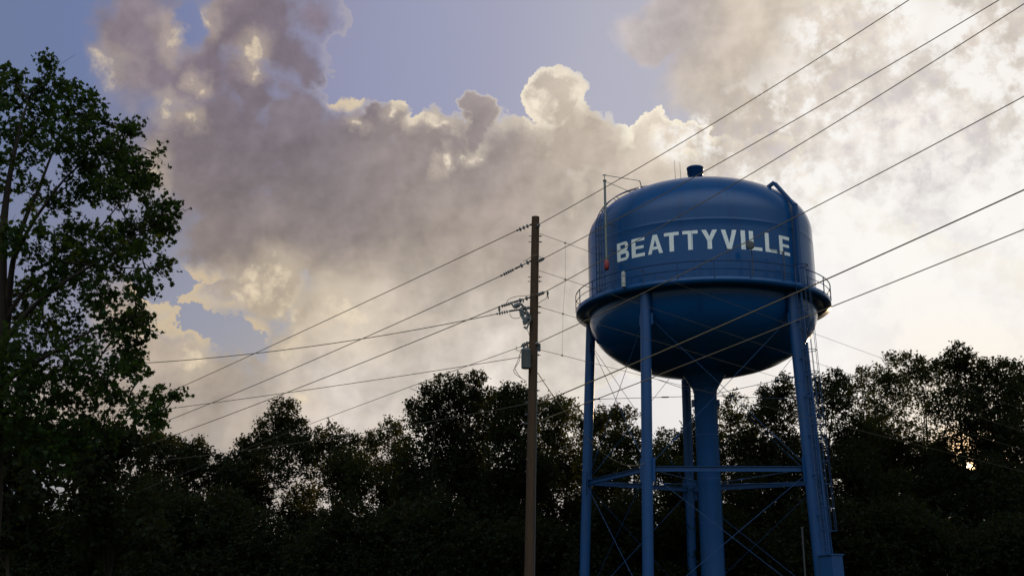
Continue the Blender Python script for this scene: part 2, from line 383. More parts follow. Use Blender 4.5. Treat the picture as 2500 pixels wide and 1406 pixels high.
# raised weld beads round the shell
prof2 = []
for a, b in zip(prof, prof[1:]):
    prof2.append(a)
    for zs_ in (23.3,):
        if a[1] > zs_ >= b[1]:
            t = (a[1] - zs_) / (a[1] - b[1]); r = a[0] + (b[0] - a[0]) * t
            for dz, dr in ((.02, 0), (.008, .004), (-.008, .004), (-.02, 0)): prof2.append((r + dr, zs_ + dz))
prof2.append(prof[-1])
prof2.sort(key=lambda q: -q[1])
mb = MB(); mb.lathe(prof2[::-1], 144)
for th in (-58, -13, 27, 72, 117, 162, 207, 252):       # upright plate seams
    mb.tube([pol(TR - .004, th, ZG + .1), pol(TR - .004, th, 23.3)], .016, 5)
for th in (-35, 5, 48, 95, 140, 185, 230, 275):
    zz = np.linspace(23.3, 27.2, 14); mb.tube([pol(dome_r(z) - .004, th, z) for z in zz], .015, 5)
tank = mb.build('tank', M_blue, tower)

# lettering, cut from flat outlines and bent round the shell
def glyph(ch):
    s = .30                                 # stroke
    if ch == 'I': return [[(0, 0), (s, 0), (s, 1), (0, 1)]], s
    if ch == 'L': return [[(0, 0), (s * 1.0, 0), (s, 1), (0, 1)], [(s, 0), (.92, 0), (.92, .17), (s, .17)]], .92
    if ch == 'E': return [[(0, 0), (s, 0), (s, 1), (0, 1)], [(s, 0), (.95, 0), (.95, .17), (s, .17)], [(s, .42), (.88, .42), (.88, .57), (s, .57)], [(s, .83), (.95, .83), (.95, 1), (s, 1)]], .95
    if ch == 'T': return [[(0, .83), (1, .83), (1, 1), (0, 1)], [(.35, 0), (.65, 0), (.65, .83), (.35, .83)]], 1.0
    if ch == 'V': return [[(0, 1), (.30, 1), (.53, .30), (.53, 0), (.38, 0)], [(.53, .30), (.76, 1), (1.06, 1), (.68, 0), (.53, 0)]], 1.06
    if ch == 'Y': return [[(.38, 0), (.68, 0), (.68, .44), (.38, .44)], [(0, 1), (.32, 1), (.53, .66), (.53, .44), (.38, .44)], [(.53, .66), (.74, 1), (1.06, 1), (.68, .44), (.53, .44)]], 1.06
    if ch == 'A': return [[(0, 0), (.27, 0), (.55, .74), (.55, 1), (.39, 1)], [(.55, .74), (.83, 0), (1.10, 0), (.71, 1), (.55, 1)], [(.355, .225), (.745, .225), (.69, .375), (.41, .375)]], 1.10
    if ch == 'B':
        out = [[(0, 0), (s, 0), (s, 1), (0, 1)]]
        for (y0, y1, w) in ((.0, .52, .98), (.52, 1.0, .93)):
            h = (y1 - y0) / 2; cy = (y0 + y1) / 2; th_ = .165; k = 8
            ox = w - h * .85; ih = h - th_ * (.9 if y0 else .95)
            for i in range(k):
                a0 = -math.pi / 2 + math.pi * i / k; a1 = -math.pi / 2 + math.pi * (i + 1) / k
                P = lambda a, rx, ry: (ox + rx * math.cos(a), cy + ry * math.sin(a))
                out.append([P(a0, h * .85, h), P(a1, h * .85, h), P(a1, h * .85 - .25, ih), P(a0, h * .85 - .25, ih)])
            out.append([(s, cy - h), (ox, cy - h), (ox, cy - ih), (s, cy - ih)])
            out.append([(s, cy + ih), (ox, cy + ih), (ox, cy + h), (s, cy + h)])
        return out, .98
spans = [('B', -53.0, -45.2), ('E', -43.5, -36.1), ('A', -34.4, -26.8), ('T', -26.0, -18.9), ('T', -17.2, -10.1), ('Y', -8.4, -1.1),
         ('V', .7, 8.1), ('I', 10.1, 12.3), ('L', 14.2, 20.9), ('L', 22.7, 29.5), ('E', 31.2, 38.3)]
bm = bmesh.new()
for ch, t0, t1 in spans:
    polys, w = glyph(ch)
    for pl in polys:
        vs = [bm.verts.new((t0 + (t1 - t0) * x / w, 21.35 + 1.22 * y, 0)) for x, y in pl]
        bm.faces.new(vs)
bmesh.ops.recalc_face_normals(bm, faces=bm.faces)
for t in np.arange(-53, 39, .8):
    bmesh.ops.bisect_plane(bm, geom=bm.verts[:] + bm.edges[:] + bm.faces[:], plane_co=(t, 0, 0), plane_no=(1, 0, 0))
for v in bm.verts: v.co = pol(TR + .006, v.co.x, v.co.y)
me = bpy.data.meshes.new('lettering'); bm.to_mesh(me); bm.free(); me.materials.append(M_letter)
o = bpy.data.objects.new('lettering', me); col.objects.link(o); o.parent = tank

# riser with flared throat
mb = MB(); mb.lathe([(.86, 0), (.86, .35), (.80, .36), (.76, .8), (.745, 3), (.74, 13.75), (.78, 13.82), (.78, 13.9), (.80, 14.0), (1.0, 14.35), (1.42, 14.98), (1.5, 15.2)], 40)
for z in (2.6, 5.4, 8.2, 11.0, 13.5): mb.lathe([(.742, z - .03), (.757, z - .01), (.757, z + .01), (.742, z + .03)], 40)
mb.build('riser', M_blue2, tower)
for s in (-1, 1):
    mb = MB(); mb.box((s * .74, 0, 13.1), (s * .74 + s * .16, 0, 13.1), .3, .45); mb.build('riser_bracket', M_blue2, tower)

# legs
LEG = [-108, -36, 36, 108, 180]; BAT = 0.045; ZSTR = 8.2
def legr(z): return 7.68 + (17 - z) * BAT
def legp(k, z, dr=0.0, dt=0.0):
    a = R(LEG[k % 5]); p = pol(legr(z) + dr, LEG[k % 5], z)
    return p + Vector((math.cos(a), math.sin(a), 0)) * dt
for k in range(5):
    mb = MB(); mb.tube([legp(k, 0.3), legp(k, 18.93)], .33, 24)
    for z in (4.3, 8.9, 13.4): mb.tube([legp(k, z - .02), legp(k, z + .02)], .343, 24)
    lg = mb.build('leg', M_blue2, tower)
    mb = MB(); mb.box(legp(k, 0.30), legp(k, 0.37), 1.1, 1.1); mb.build('base_plate', M_blue2, lg)
    tg = (math.cos(R(LEG[k])), math.sin(R(LEG[k])), 0)
    for dt in (-1, 1):                       # gusset plates where struts and rods meet the leg
        for z0, z1, q_ in ((ZSTR - .75, ZSTR + .65, .37), (16.9, 17.6, .34)):
            mb = MB(); mb.box(legp(k, z0, -.06, dt * q_), legp(k, z1, -.06, dt * q_), .04, .26, up=tg); mb.build('gusset', M_blue2, lg)
    mb = MB(); c = legp(k, 0)
    mb.add([c + Vector((sx_, sy_, z)) for z in (-.6, .30) for sx_, sy_ in ((-.9, -.9), (.9, -.9), (.9, .9), (-.9, .9))],
           [(0, 3, 2, 1), (4, 5, 6, 7), (0, 1, 5, 4), (1, 2, 6, 5), (2, 3, 7, 6), (3, 0, 4, 7)], False)
    mb.build('footing', M_conc, tower)
for k in range(5):
    a = legp(k, ZSTR, -.05); b = legp(k + 1, ZSTR, -.05); d = (b - a).normalized(); a = a + d * .33; b = b - d * .33
    mb = MB()                                # channel-built strut: web and two flanges
    mb.box(a, b, .05, .26)
    mb.box(a + Vector((0, 0, .14)), b + Vector((0, 0, .14)), .24, .03); mb.box(a - Vector((0, 0, .14)), b - Vector((0, 0, .14)), .24, .03)
    mb.build('strut', M_blue2, tower)
def rod(a, b, r=.022, tb=.5):
    a = Vector(a); b = Vector(b); mb = MB(); mb.tube([a, b], r, 6)
    c = a + (b - a) * tb; d = (b - a).normalized()
    mb.tube([c - d * .28, c - d * .2, c + d * .2, c + d * .28], [r, r * 2.4, r * 2.4, r], 6)
    return mb.build('brace_rod', M_blue2, tower)
for k in range(5):
    for (z0, z1) in ((.7, ZSTR - .45), (ZSTR + .45, 17.2)):
        for (i, j) in ((k, k + 1), (k + 1, k)):
            a = legp(i, z0); b = legp(j, z1); d = (b - a); d.z = 0; d.normalize()
            rod(a + d * .4, b - d * .4, .017, .16)
for k in range(5):
    for z, zr in ((13.75, 13.6), (ZSTR, 7.9)):
        a = legp(k, z, -.34); b = pol(.76, LEG[k], zr)
        rod(a, b, .018, .72)
        mb = MB(); mb.tube([a + (b - a).normalized() * -.02, a + (b - a).normalized() * .45], .045, 6); mb.build('rod_clevis', M_blue2, tower)

# balcony
GR = 8.36
mb = MB()
mb.lathe([(TR, 19.05), (GR, 19.05), (GR, 19.04 + .36), (GR - .03, 19.41), (GR - .03, 19.12), (TR, 19.12)], 144, closed=True)
gal = mb.build('balcony', M_blue, tower)
mb = MB()
def ring(mb, r, z, rad, n=144, seg=6, a0=0, a1=360):
    mb.tube([pol(r, a0 + (a1 - a0) * i / n, z) for i in range(n + 1)], rad, seg, caps=(a1 - a0) < 360)
ring(mb, GR, 19.41 + .95, .035, a0=39.5, a1=392.5)
ring(mb, GR, 19.41 + .45, .024, a0=39.5, a1=392.5)
for i in range(24):
    th = i * 15 + 41
    if 33 < (th % 360) < 39: continue
    mb.box(pol(GR, th, 19.3), pol(GR, th, 20.36), .055, .055)
mb.build('balcony_railing', M_rail, tower)

# roof vent
ZV = 28.0
mb = MB(); zt0 = ZV
mb.lathe([(.50, zt0 - .4), (.50, zt0 + .98), (.55, zt0 + 1.0), (.55, zt0 + 1.36), (.58, zt0 + 1.37), (.58, zt0 + 1.47), (.54, zt0 + 1.5), (.001, zt0 + 1.52)], 32)
mb.build('roof_vent', M_blue2, tower)
# whip antennas on the roof
for (th, rr, h) in ((-95, 1.35, 2.55), (-88, 1.0, 2.35)):
    z = 27.55; mb = MB(); mb.tube([pol(rr, th, z), pol(rr, th, z + .2)], .04, 6); mb.tube([pol(rr, th, z + .2), pol(rr + .04, th, z + h)], [.022, .010], 5)
    mb.tube([pol(rr, th, z - .05), pol(rr, th, z + .05)], .07, 6)
    mb.build('whip_antenna', M_dark, tower)
# roof ladder up the shell and over the dome
thL = -67.4
path = [(TR + .2, z) for z in np.linspace(19.5, ZS, 12)]
for z in list(ZS + (ZT - ZS) * np.sin(np.linspace(.1, 1.25, 16))):
    r = dome_r(z); e = 1e-2; dz = (dome_r(z + e) - dome_r(z - e)) / (2 * e); nrm = Vector((1, -dz)).normalized()
    path.append((r + .2 * nrm.x, z + .2 * nrm.y))
mb = MB(); hw = .21
for s in (-1, 1):
    mb.tube([pol(r, thL + math.degrees(s * hw / max(r, 1.2)), z) for r, z in path], .032, 6)
cum = 0; last = path[0]
for i in range(len(path) - 1):
    L_ = math.hypot(path[i + 1][0] - path[i][0], path[i + 1][1] - path[i][1]); k = max(1, int(L_ / .3))
    for j in range(k):
        r = path[i][0] + (path[i + 1][0] - path[i][0]) * j / k; z = path[i][1] + (path[i + 1][1] - path[i][1]) * j / k; da = math.degrees(hw / max(r, 1.2))
        mb.tube([pol(r, thL - da, z), pol(r, thL + da, z)], .014, 5)
for i in range(1, len(path), 3):
    r, z = path[i]; da = math.degrees(hw / max(r, 1.2))
    rr = dome_r(z) if z > ZS else TR
    for s in (-1, 1): mb.tube([pol(r, thL + s * da, z), pol(min(rr, r - .05), thL + s * da, z - (.2 if z > ZS else 0))], .02, 5)
mb.build('roof_ladder', M_rail, tower)
# antenna mast standing off the shell
mp0 = pol(8.15, -55, 21.4); mp1 = pol(8.15, -55, 26.75)
mb = MB(); mb.tube([mp0, mp1], [.085, .075], 12)
mb.tube([mp1, mp1 + Vector((0, 0, .08))], .12, 10)
mb.tube([mp1 + Vector((0, 0, .05)), mp1 + Vector((-.02, 0, .42))], .025, 6); mb.box(mp1 + Vector((-.12, 0, .42)), mp1 + Vector((.12, 0, .42)), .07, .06)
q1 = pol(dome_r(26.6) + .1, -48, 26.75)
mb.tube([mp1 + Vector((0, 0, .42)), q1 + Vector((0, 0, .32))], .022, 6)
mb.tube([q1 + Vector((0, 0, .34)), pol(dome_r(26.6) - .1, -48, 26.6)], .03, 6)
mb.tube([mp1 + Vector((0, 0, .0)), pol(dome_r(26.2), -50, 26.2)], .02, 6)
for z in (22.2, 23.9): mb.tube([pol(8.15, -55, z), pol(TR, -55, z)], .03, 6)
mast = mb.build('antenna_mast', M_galv, tower)
mb = MB(); c = mp0 + Vector((0, 0, -.28)); mb.lathe([(.001, -.34), (.12, -.32), (.16, -.1), (.165, .15), (.12, .33), (.05, .36)], 16, c=tuple(c)); mb.build('mast_foot', M_red, mast)
# round drum antenna on a post of the railing
def post(th, z0, z1, r=GR): mb = MB(); mb.tube([pol(r, th, z0), pol(r, th, z1)], .03, 6); return mb
mb = post(12.2, 19.4, 20.75); pc = pol(GR, 12.2, 20.7); dc = pol(GR + .15, 11.2, 21.28)
mb.tube([pc, dc], .03, 6)
dn = Vector((-.25, -.95, .0)).normalized(); ux = dn.cross(Vector((0, 0, 1))).normalized(); uz = ux.cross(dn)
for (r0, d0, r1, d1) in ((.25, .02, .25, .14), (.25, .14, .2, .17), (.2, .17, .001, .18), (.25, .02, .12, -.08), (.12, -.08, .001, -.12)):
    vs = [dc + dn * d + (ux * math.cos(2 * math.pi * k / 24) + uz * math.sin(2 * math.pi * k / 24)) * r for (r, d) in ((r0, d0), (r1, d1)) for k in range(24)]
    mb.add(vs, [(k, (k + 1) % 24, 24 + (k + 1) % 24, 24 + k) for k in range(24)])
mb.build('dish_antenna', M_dark, tower)
mb = post(27.3, 19.4, 21.15); a = pol(GR, 27.3, 21.1); b = pol(GR + .25, 19.6, 21.12)
mb.tube([a, b], .018, 5)
for i in range(7):
    c = a + (b - a) * (.15 + .13 * i); mb.tube([c - Vector((0, 0, .16)), c + Vector((0, 0, .16))], .009, 4)
mb.box(a - Vector((0, 0, .08)), a + Vector((0, 0, .1)), .12, .12)
mb.build('yagi_antenna', M_dark, tower)
mb = MB(); a = pol(GR + .14, -43, 19.3); 
mb.tube([a, a + Vector((0, 0, .92))], .13, 14); mb.tube([a + Vector((0, 0, .9)), a + Vector((0, 0, .98))], .09, 10)
mb.box(a + Vector((0, 0, .2)), a + Vector((0, 0, .26)), .32, .2); mb.box(a + Vector((0, 0, .7)), a + Vector((0, 0, .76)), .32, .2)
mb.build('panel_antenna', M_white, tower)

# overflow: weir box on the dome, pipe down shell and leg
mb = MB(); zA = 26.35; rA = dome_r(zA)
ovt = 41.0
pA = pol(rA - .1, ovt, zA + .1); pA2 = pol(rA + .27, ovt + .5, zA + .24); pB = pol(TR + .26, ovt + 1, 24.75)
mb.box(pol(rA - .22, ovt - .8, zA + .02), pA2 + Vector((0, 0, .05)), .28, .16)
mb.box(pA2 - Vector((0, 0, .02)), pB + Vector((0, 0, -.05)), .28, .20, up=pol(1, ovt, 0))
path = [pB + Vector((0, 0, .08)), pol(TR + .24, ovt + 1, 24.4), pol(TR + .24, ovt + 1, 19.6), pol(TR + .36, ovt + .5, 19.0), legp(2, 18.0, .18, .50)]
mb.box(pB + Vector((0, 0, .1)), pol(TR + .24, ovt + 1, 19.2), .26, .24, up=pol(1, ovt, 0))
mb.build('overflow_pipe', M_blue2, tower)
mb = MB(); mb.tube([pol(TR + .24, ovt + 1, 19.3), legp(2, 18.2, .15, .48), legp(2, 16, .15, .48), legp(2, .6, .15, .48)], .10, 12)
for z in (3.2, 6.2, 9.4, 12.4, 15.2): mb.box(legp(2, z, 0, .2), legp(2, z, .2, .62), .26, .09)
mb.build('drain_pipe', M_blue2, tower)
mb = MB(); mb.tube([legp(2, 19.3, .42, .36), legp(2, .8, .50, .38)], .05, 8); mb.tube([legp(2, 19.3, .30, .50), legp(2, 3, .60, .52)], .03, 6)
for z in (4.8, 7.6, 10.8, 13.8, 16.6): mb.box(legp(2, z, .2, .2), legp(2, z, .6, .45), .12, .07)
mb.build('conduit', M_blue2, tower)
# caged ladder outboard of the same leg
ld = .62
def lp(z, dr=0, dt=0): return legp(2, z, ld + dr, dt)
mb = MB()
for s in (-1, 1): mb.tube([lp(2.6, 0, s * .21), lp(20.6, 0, s * .21)], .035, 6)
for z in np.arange(2.8, 20.4, .32): mb.tube([lp(z, 0, -.21), lp(z, 0, .21)], .014, 5)
for z in np.arange(3.2, 18.5, 2.3): 
    for s in (-1, 1): mb.box(legp(2, z, .25, s * .12), lp(z, 0, s * .24), .08, .05)
mb.build('ladder', M_blue2, tower)
mb = MB()
hoop = [(-.0, -.30), (.18, -.42), (.42, -.40), (.66, -.26), (.76, 0), (.66, .26), (.42, .40), (.18, .42), (0, .30)]
for z in list(np.arange(4.6, 20.5, 1.32)) + [20.5]:
    mb.tube([lp(z, a, b) for a, b in hoop], .022, 5)
for i in (1, 3, 4, 5, 7): mb.tube([lp(4.6, *hoop[i]), lp(20.5, *hoop[i])], .016, 5)
mb.build('ladder_cage', M_rail, tower)
mb = MB()                                   # climb guard round the ladder foot
mb.box(lp(1.0, .22), lp(3.25, .22), .95, .9, up=pol(1, 36, 0)); mb.box(lp(3.25, .22), lp(3.32, .22), 1.15, 1.0, up=pol(1, 36, 0))
mb.build('climb_guard', M_blue2, tower)

# thin grey vent standing beside the tower
pb = at(1966, 1406, 66); pt = at(1960, 1290, 66)
mb = MB(); mb.tube([(pb[0], 66, 0), (pb[0], 66, pt[2])], .055, 10); mb.tube([(pb[0], 66, pt[2]), (pb[0], 66, pt[2] + .1)], .085, 10)
mb.tube([(pb[0], 66, 0), (pb[0], 66, .25)], .12, 10)
o = mb.build('vent_pipe', M_dark, None, (pb[0], 66, 0)); tag(o, 'thin grey upright vent pipe standing in front of the tower\'s right-hand legs', 'pipe')

# ------------------------------------------------------------------ utility pole
PY = 35.0
pt_ = at(1307.5, 530, PY); pb_ = at(1293, 1406, PY); lean = (pt_[0] - pb_[0]) / (pt_[2] - pb_[2])
def px_(z): return pb_[0] + lean * (z - pb_[2])
base = np.array([px_(0), PY, 0.0])
pole = empty('utility_pole', tuple(base), 'tall brown wooden utility pole with grey transformer and wires on both sides', 'utility pole')
def PL(p): return Vector(np.array(p, float) - base)          # to pole-local
mb = MB(); ZP = pt_[2]
pr_ = [(.172, 0), (.165, 1.5)] + [(.165 - (.165 - .128) * (z - 1.5) / (ZP - 1.5), z) for z in np.linspace(3, ZP, 12)]
mb.tube([PL((px_(z), PY, z)) for r, z in pr_], [r for r, z in pr_], 20)
shaft = mb.build('shaft', M_wood, pole)
P0 = np.array([px_(9), PY, 9.0])
DM = np.array([math.cos(R(43)), -math.sin(R(43)), 0]); DB = np.array([math.cos(R(46)), math.sin(R(46)), 0]); DH = np.array([-math.cos(R(14)), math.sin(R(14)), 0])
def wplane(x, y, d): return onplane(x, y, P0, np.array([d[1], -d[0], 0]))
def wire(name, pts, d, s0, s1, rad, label, grp, deg=2):
    if s1 > 70: deg = 1
    P = [wplane(x, y, d) for x, y in pts]; s = np.array([(p - P0) @ d for p in P]); z = np.array([p[2] for p in P])
    c = np.polyfit(s, z, deg)
    ss = np.linspace(s0, s1, 60)
    path = [P0 * [1, 1, 0] + d * t + np.array([0, 0, np.polyval(c, t)]) for t in ss]
    mb = MB(); mb.tube(path, rad, 6)
    o = mb.build(name, M_wire2 if rad < .0105 else M_wire, None, path[0]); tag(o, label, 'wire', grp)
    return lambda t: P0 * [1, 1, 0] + d * t + np.array([0, 0, np.polyval(c, t)])
GL = 'line wires running away to the left of the pole'; GRr = 'line wires rising from the pole past the tank'; GB = 'branch wires running away to the right in front of the tank'; GH = 'thin wires running left to the maple'
W = {}
W['L1'] = wire('power_line', [(1268, 560), (850, 757), (430, 950)], DM, -.75, -46, .016, 'topmost wire slanting down to the left from the pole top', GL)
W['L2'] = wire('power_line', [(1241, 665), (820, 855), (400, 1030)], DM, -1.5, -46, .016, 'second wire from the top slanting down to the left of the pole', GL)
W['L3'] = wire('power_line', [(1235, 742), (860, 895), (430, 1060)], DM, -1.6, -46, .016, 'third wire from the top slanting down to the left of the pole', GL)
W['L4'] = wire('power_line', [(1275, 845), (738, 1042), (516, 1128)], DM, -.4, -46, .0103, 'lowest slanting wire left of the pole, meeting it above the transformer', GL)
W['L5'] = wire('telephone_cable', [(1290, 985), (990, 1040), (850, 1062), (528, 1108)], DM, -.1, -46, .0104, 'low telephone cable dipping behind the treetops left of the pole', GL)
W['R1'] = wire('power_line', [(1319, 546), (1380, 513), (1611, 380), (2220, 0)], DM, .2, 25, .014, 'highest wire rising right from the pole top, passing above the tank roof', GRr)
W['R2'] = wire('power_line', [(1329, 630), (1380, 604), (1789, 380), (2440, 0)], DM, .5, 25, .014, 'wire rising right that crosses the blue tank roof at its vent', GRr)
W['R3'] = wire('power_line', [(1326, 715), (1380, 686), (1908, 380), (2500, 10)], DM, .5, 25, .014, 'wire rising right that crosses the dome and the letters at the left of the name', GRr)
W['R4'] = wire('power_line', [(1311, 838), (1380, 805), (1592, 706), (1826, 589), (2060, 468), (2500, 236)], DM, .15, 25, .014, 'wire rising right from above the transformer, crossing the last letters of the name', GRr)
W['R5'] = wire('telephone_cable', [(1305, 992), (1380, 955), (1592, 868), (1842, 760), (2060, 664), (2500, 463)], DM, .15, 25, .019, 'thick cable rising right across the bowl and the balcony railing', GRr)
W['R6'] = wire('telephone_cable', [(1304, 1036), (1453, 970), (1606, 915), (1946, 785), (2060, 739), (2500, 558)], DM, .15, 25, .014, 'lowest cable rising right, crossing the underside of the bowl and emerging below the balcony', GRr)
W['B1'] = wire('power_line', [(1318, 568), (1430, 612), (1647, 690), (1897, 786), (2140, 867)], DB, .15, 76, .008, 'uppermost thin branch wire falling right across the tank', GB)
W['B2'] = wire('power_line', [(1316, 660), (1420, 693), (1592, 752), (1744, 805), (1927, 868), (2088, 914)], DB, .15, 76, .008, 'second thin branch wire falling right across the bowl', GB)
W['B3'] = wire('power_line', [(1313, 747), (1405, 775), (1592, 832), (1802, 892), (1905, 922)], DB, .15, 76, .008, 'third thin branch wire falling right low across the bowl', GB)
W['B4'] = wire('power_line', [(1313, 853), (1368, 866), (1450, 886), (1600, 925)], DB, .15, 76, .008, 'lowest thin branch wire falling right from behind the transformer', GB)
W['H1'] = wire('power_line', [(1218, 765), (900, 825), (640, 860), (340, 887)], DH, 1.2, 32, .014, 'nearly level wire going left from the fuse cutouts, crossing the slanting wires', GH)
W['H2'] = wire('power_line', [(1270, 873), (1000, 912), (700, 960), (395, 1000), (225, 1020)], DH, .3, 32, .011, 'faint nearly level wire going left from the transformer side', GH)
# spacer line hung between the branch wires
sp = [W['B1'](1.62), W['B2'](1.60), W['B3'](1.46), W['B4'](1.40)]
mb = MB(); mb.tube(sp, .0045, 5)
for p in sp: mb.tube([p - [.03, 0, .0], p + [.03, 0, .0]], .028, 6)
tag(mb.build('spacer_line', M_wire, None, sp[0]), 'hair-thin upright line tying the four branch wires together just right of the pole', 'wire')
# service drop to the tower
a = wplane(1313, 910, DM); b = np.array(legp(1, 8.5, .34)) + [TX, TY, 0]
path = []
for i in range(31):
    t = i / 30; p = a + (b - a) * t; p = p - [0, 0, 1.1 * 4 * t * (1 - t)]; path.append(p)
mb = MB(); mb.tube(path, .015, 6)
tag(mb.build('service_cable', M_wire, None, path[0]), 'dark service cable sagging down right from below the transformer to the tower\'s front-left leg', 'cable')

def insulator(a, b, rmax=.06, nd=4, m=None, name='insulator'):
    a = Vector(a); b = Vector(b); mb = MB(); d = (b - a); L_ = d.length; mb.tube([a, b], .018, 6)
    for i in range(nd):
        t = .3 + .45 * i / max(1, nd - 1); c = a + d * t; e = d.normalized() * .018
        mb.tube([c - e, c - e * .3, c + e * .3, c + e], [.02, rmax, rmax, .02], 12)
    for t in (.04, .12, .92): mb.tube([a + d * (t - .03), a + d * (t + .03)], .034, 8)
    return mb.build(name, m or M_porc, pole)
def polept(z, d, off=.0): return np.array([px_(z), PY, z]) + d * off
for k, z, s in (('L1', 13.15, -.75), ('L2', 11.92, -1.5), ('L3', 10.8, -1.6), ('L4', 9.15, -.55)):
    e = W[k](s); a = polept(e[2] + (.10 if k != 'L2' else .28), -DM, .14)
    if k in ('L2', 'L3'):
        m1_ = a + (e - a) * .42; insulator(PL(a), PL(m1_), .075, 2); insulator(PL(m1_), PL(e), .055, 5)
    else: insulator(PL(a), PL(e), .07, 3)
for k, s in (('R1', .26), ('R2', .5), ('R3', .5), ('R4', .2)):
    e = W[k](s); a = polept(e[2] - .04, DM, .11); insulator(PL(a), PL(e), .06, 3)
for k in ('B1', 'B2', 'B3', 'B4'):
    e = W[k](.22); insulator(PL(polept(e[2] + .02, DB, .1)), PL(e), .04, 1)
for zb_ in (12.75, 12.55, 11.35, 11.2, 10.35, 10.15, 9.0, 8.75, 7.6):    # through bolts
    mb = MB(); c = polept(zb_, DM, 0); mb.tube([PL(c - cR * .22), PL(c + cR * .24)], .012, 6); mb.tube([PL(c + cR * .15), PL(c + cR * .18)], .035, 6)
    mb.build('bolt', M_dark, pole)
# jumper loops
def jump(pts, r=.010):
    P = [at(x, y, PY - dy) for x, y, dy in pts]; q = []
    for i in range(len(P) - 1):
        p0 = P[max(0, i - 1)]; p1 = P[i]; p2 = P[i + 1]; p3 = P[min(len(P) - 1, i + 2)]
        for t in np.linspace(0, 1, 6, endpoint=False):
            q.append(.5 * (2 * p1 + (p2 - p0) * t + (2 * p0 - 5 * p1 + 4 * p2 - p3) * t * t + (3 * p1 - p0 - 3 * p2 + p3) * t ** 3))
    q.append(P[-1]); mb = MB(); mb.tube([PL(p) for p in q], r, 5); return mb.build('jumper_wire', M_wire, pole)
jump([(1236, 740, 0), (1243, 730, .1), (1260, 724, .2), (1280, 722, .2), (1296, 720, .25), (1318, 718, .2)])
jump([(1222, 765, 0), (1219, 757, 0), (1218, 750, 0)]); jump([(1244, 766, 0), (1250, 775, 0), (1262, 777, .1), (1274, 773, .1)])
jump([(1274, 744, .1), (1286, 750, .2), (1297, 748, .2)]); jump([(1283, 797, .1), (1288, 806, .2), (1293, 820, .2)])
jump([(1270, 857, .1), (1268, 880, .15), (1258, 897, .2), (1254, 905, .2), (1262, 916, .2), (1286, 931, .2)]); jump([(1272, 857, .1), (1262, 885, .1), (1257, 899, .1), (1266, 915, .1), (1275, 925, .1)])
jump([(1261, 846, 0), (1260, 853, .1), (1266, 856, .1), (1273, 854, .1)]); jump([(1277, 838, 0), (1284, 840, .1), (1289, 848, .1)])
jump([(1337, 710, 0), (1334, 727, 0), (1322, 735, .1), (1313, 742, .1)]); jump([(1309, 933, .1), (1322, 930, .1), (1331, 926, 0)])
jump([(1320, 628, .1), (1306, 622, .22), (1290, 632, .2), (1278, 638, 0)])
# connector hardware hanging by the third wire
mb = MB(); a = at(1337, 712, PY - .3); mb.tube([PL(a), PL(a - [0, 0, .1])], .035, 8); mb.tube([PL(a - [0, 0, .1]), PL(a - [-.02, 0, .24])], .018, 6); mb.build('surge_arrester', M_porc, pole)
mb = MB(); a = at(1219, 752, PY + .4); mb.tube([PL(a), PL(a - [0, 0, .1])], .035, 8); mb.tube([PL(a - [0, 0, .08]), PL(a - [-.02, 0, .24])], .016, 6); mb.build('wire_clamp', M_dark, pole)
# line insulator of the level wire
e = W['H1'](1.25); e2 = W['H1'](.72); insulator(PL(e2), PL(e), .065, 4)
mb = MB(); mb.box(PL(e2), PL(polept(e2[2] + .05, DH, .1)), .05, .05); mb.build('bracket', M_dark, pole)
# fused cutouts on an angle arm
def cutout(x0, y0, x1, y1, x2, y2):
    root = MB(); A = at(x0, y0, PY - .25); B = at(x1, y1, PY - .25); Cc = at(x2, y2, PY - .1)
    root.box(PL(B), PL(Cc), .05, .05)
    ct = root.build('fuse_cutout', M_dark, pole)
    d = (B - A); d /= np.linalg.norm(d); n_ = np.array([-d[2], 0, d[0]])
    mb = MB(); mb.box(PL(A), PL(B), .10, .10); 
    for t in (.25, .45, .65): c = A + (B - A) * t; mb.tube([PL(c - d * .02), PL(c + d * .02)], .085, 12)
    mb.build('cutout_body', M_grey, ct)
    mb = MB(); a2 = A + n_ * .17; b2 = A + d * (np.linalg.norm(B - A) * 1.5) + n_ * .10
    mb.tube([PL(a2), PL(b2)], .028, 8); mb.box(PL(A), PL(a2), .07, .05); mb.box(PL(b2), PL(b2 - n_ * .1 - d * .05), .06, .05); mb.build('fuse_tube', M_porc, ct)
cutout(1254, 750, 1272, 741, 1296, 775)
cutout(1272, 752, 1277, 778, 1297, 778)
cutout(1284, 774, 1280, 792, 1296, 778)
mb = MB(); mb.box(PL(at(1297, 775, PY - .12)), PL(at(1272, 757, PY - .2)), .06, .06); mb.build('bracket', M_dark, pole)
# transformer
tz0 = at(1283, 900, PY - .25)[2]; tz1 = at(1283, 852, PY - .25)[2]; tcx = at(1284, 875, PY - .3)
c = PL((tcx[0], PY - .28, 0)); mb = MB()
mb.lathe([(.001, tz0), (.135, tz0), (.15, tz0 + .03), (.15, tz1 - .06), (.158, tz1 - .05), (.158, tz1 - .02), (.14, tz1), (.06, tz1 + .04), (.001, tz1 + .045)], 24, c=tuple(c))
tf = mb.build('transformer', M_grey, pole)
for s in (-1, 1):
    mb = MB(); q = c + Vector((s * .06, -.02, tz1)); 
    for i in range(4): mb.tube([q + Vector((0, 0, .035 * i)), q + Vector((0, 0, .035 * i + .016))], [.045, .03], 10)
    mb.tube([q, q + Vector((0, 0, .17))], .016, 6); mb.build('bushing', M_porc, tf)
for z in (tz0 + .12, tz1 - .14):
    mb = MB(); mb.box(c + Vector((.05, .02, z)), PL((px_(z), PY, z)), .09, .07); mb.build('mounting_bracket', M_dark, tf)
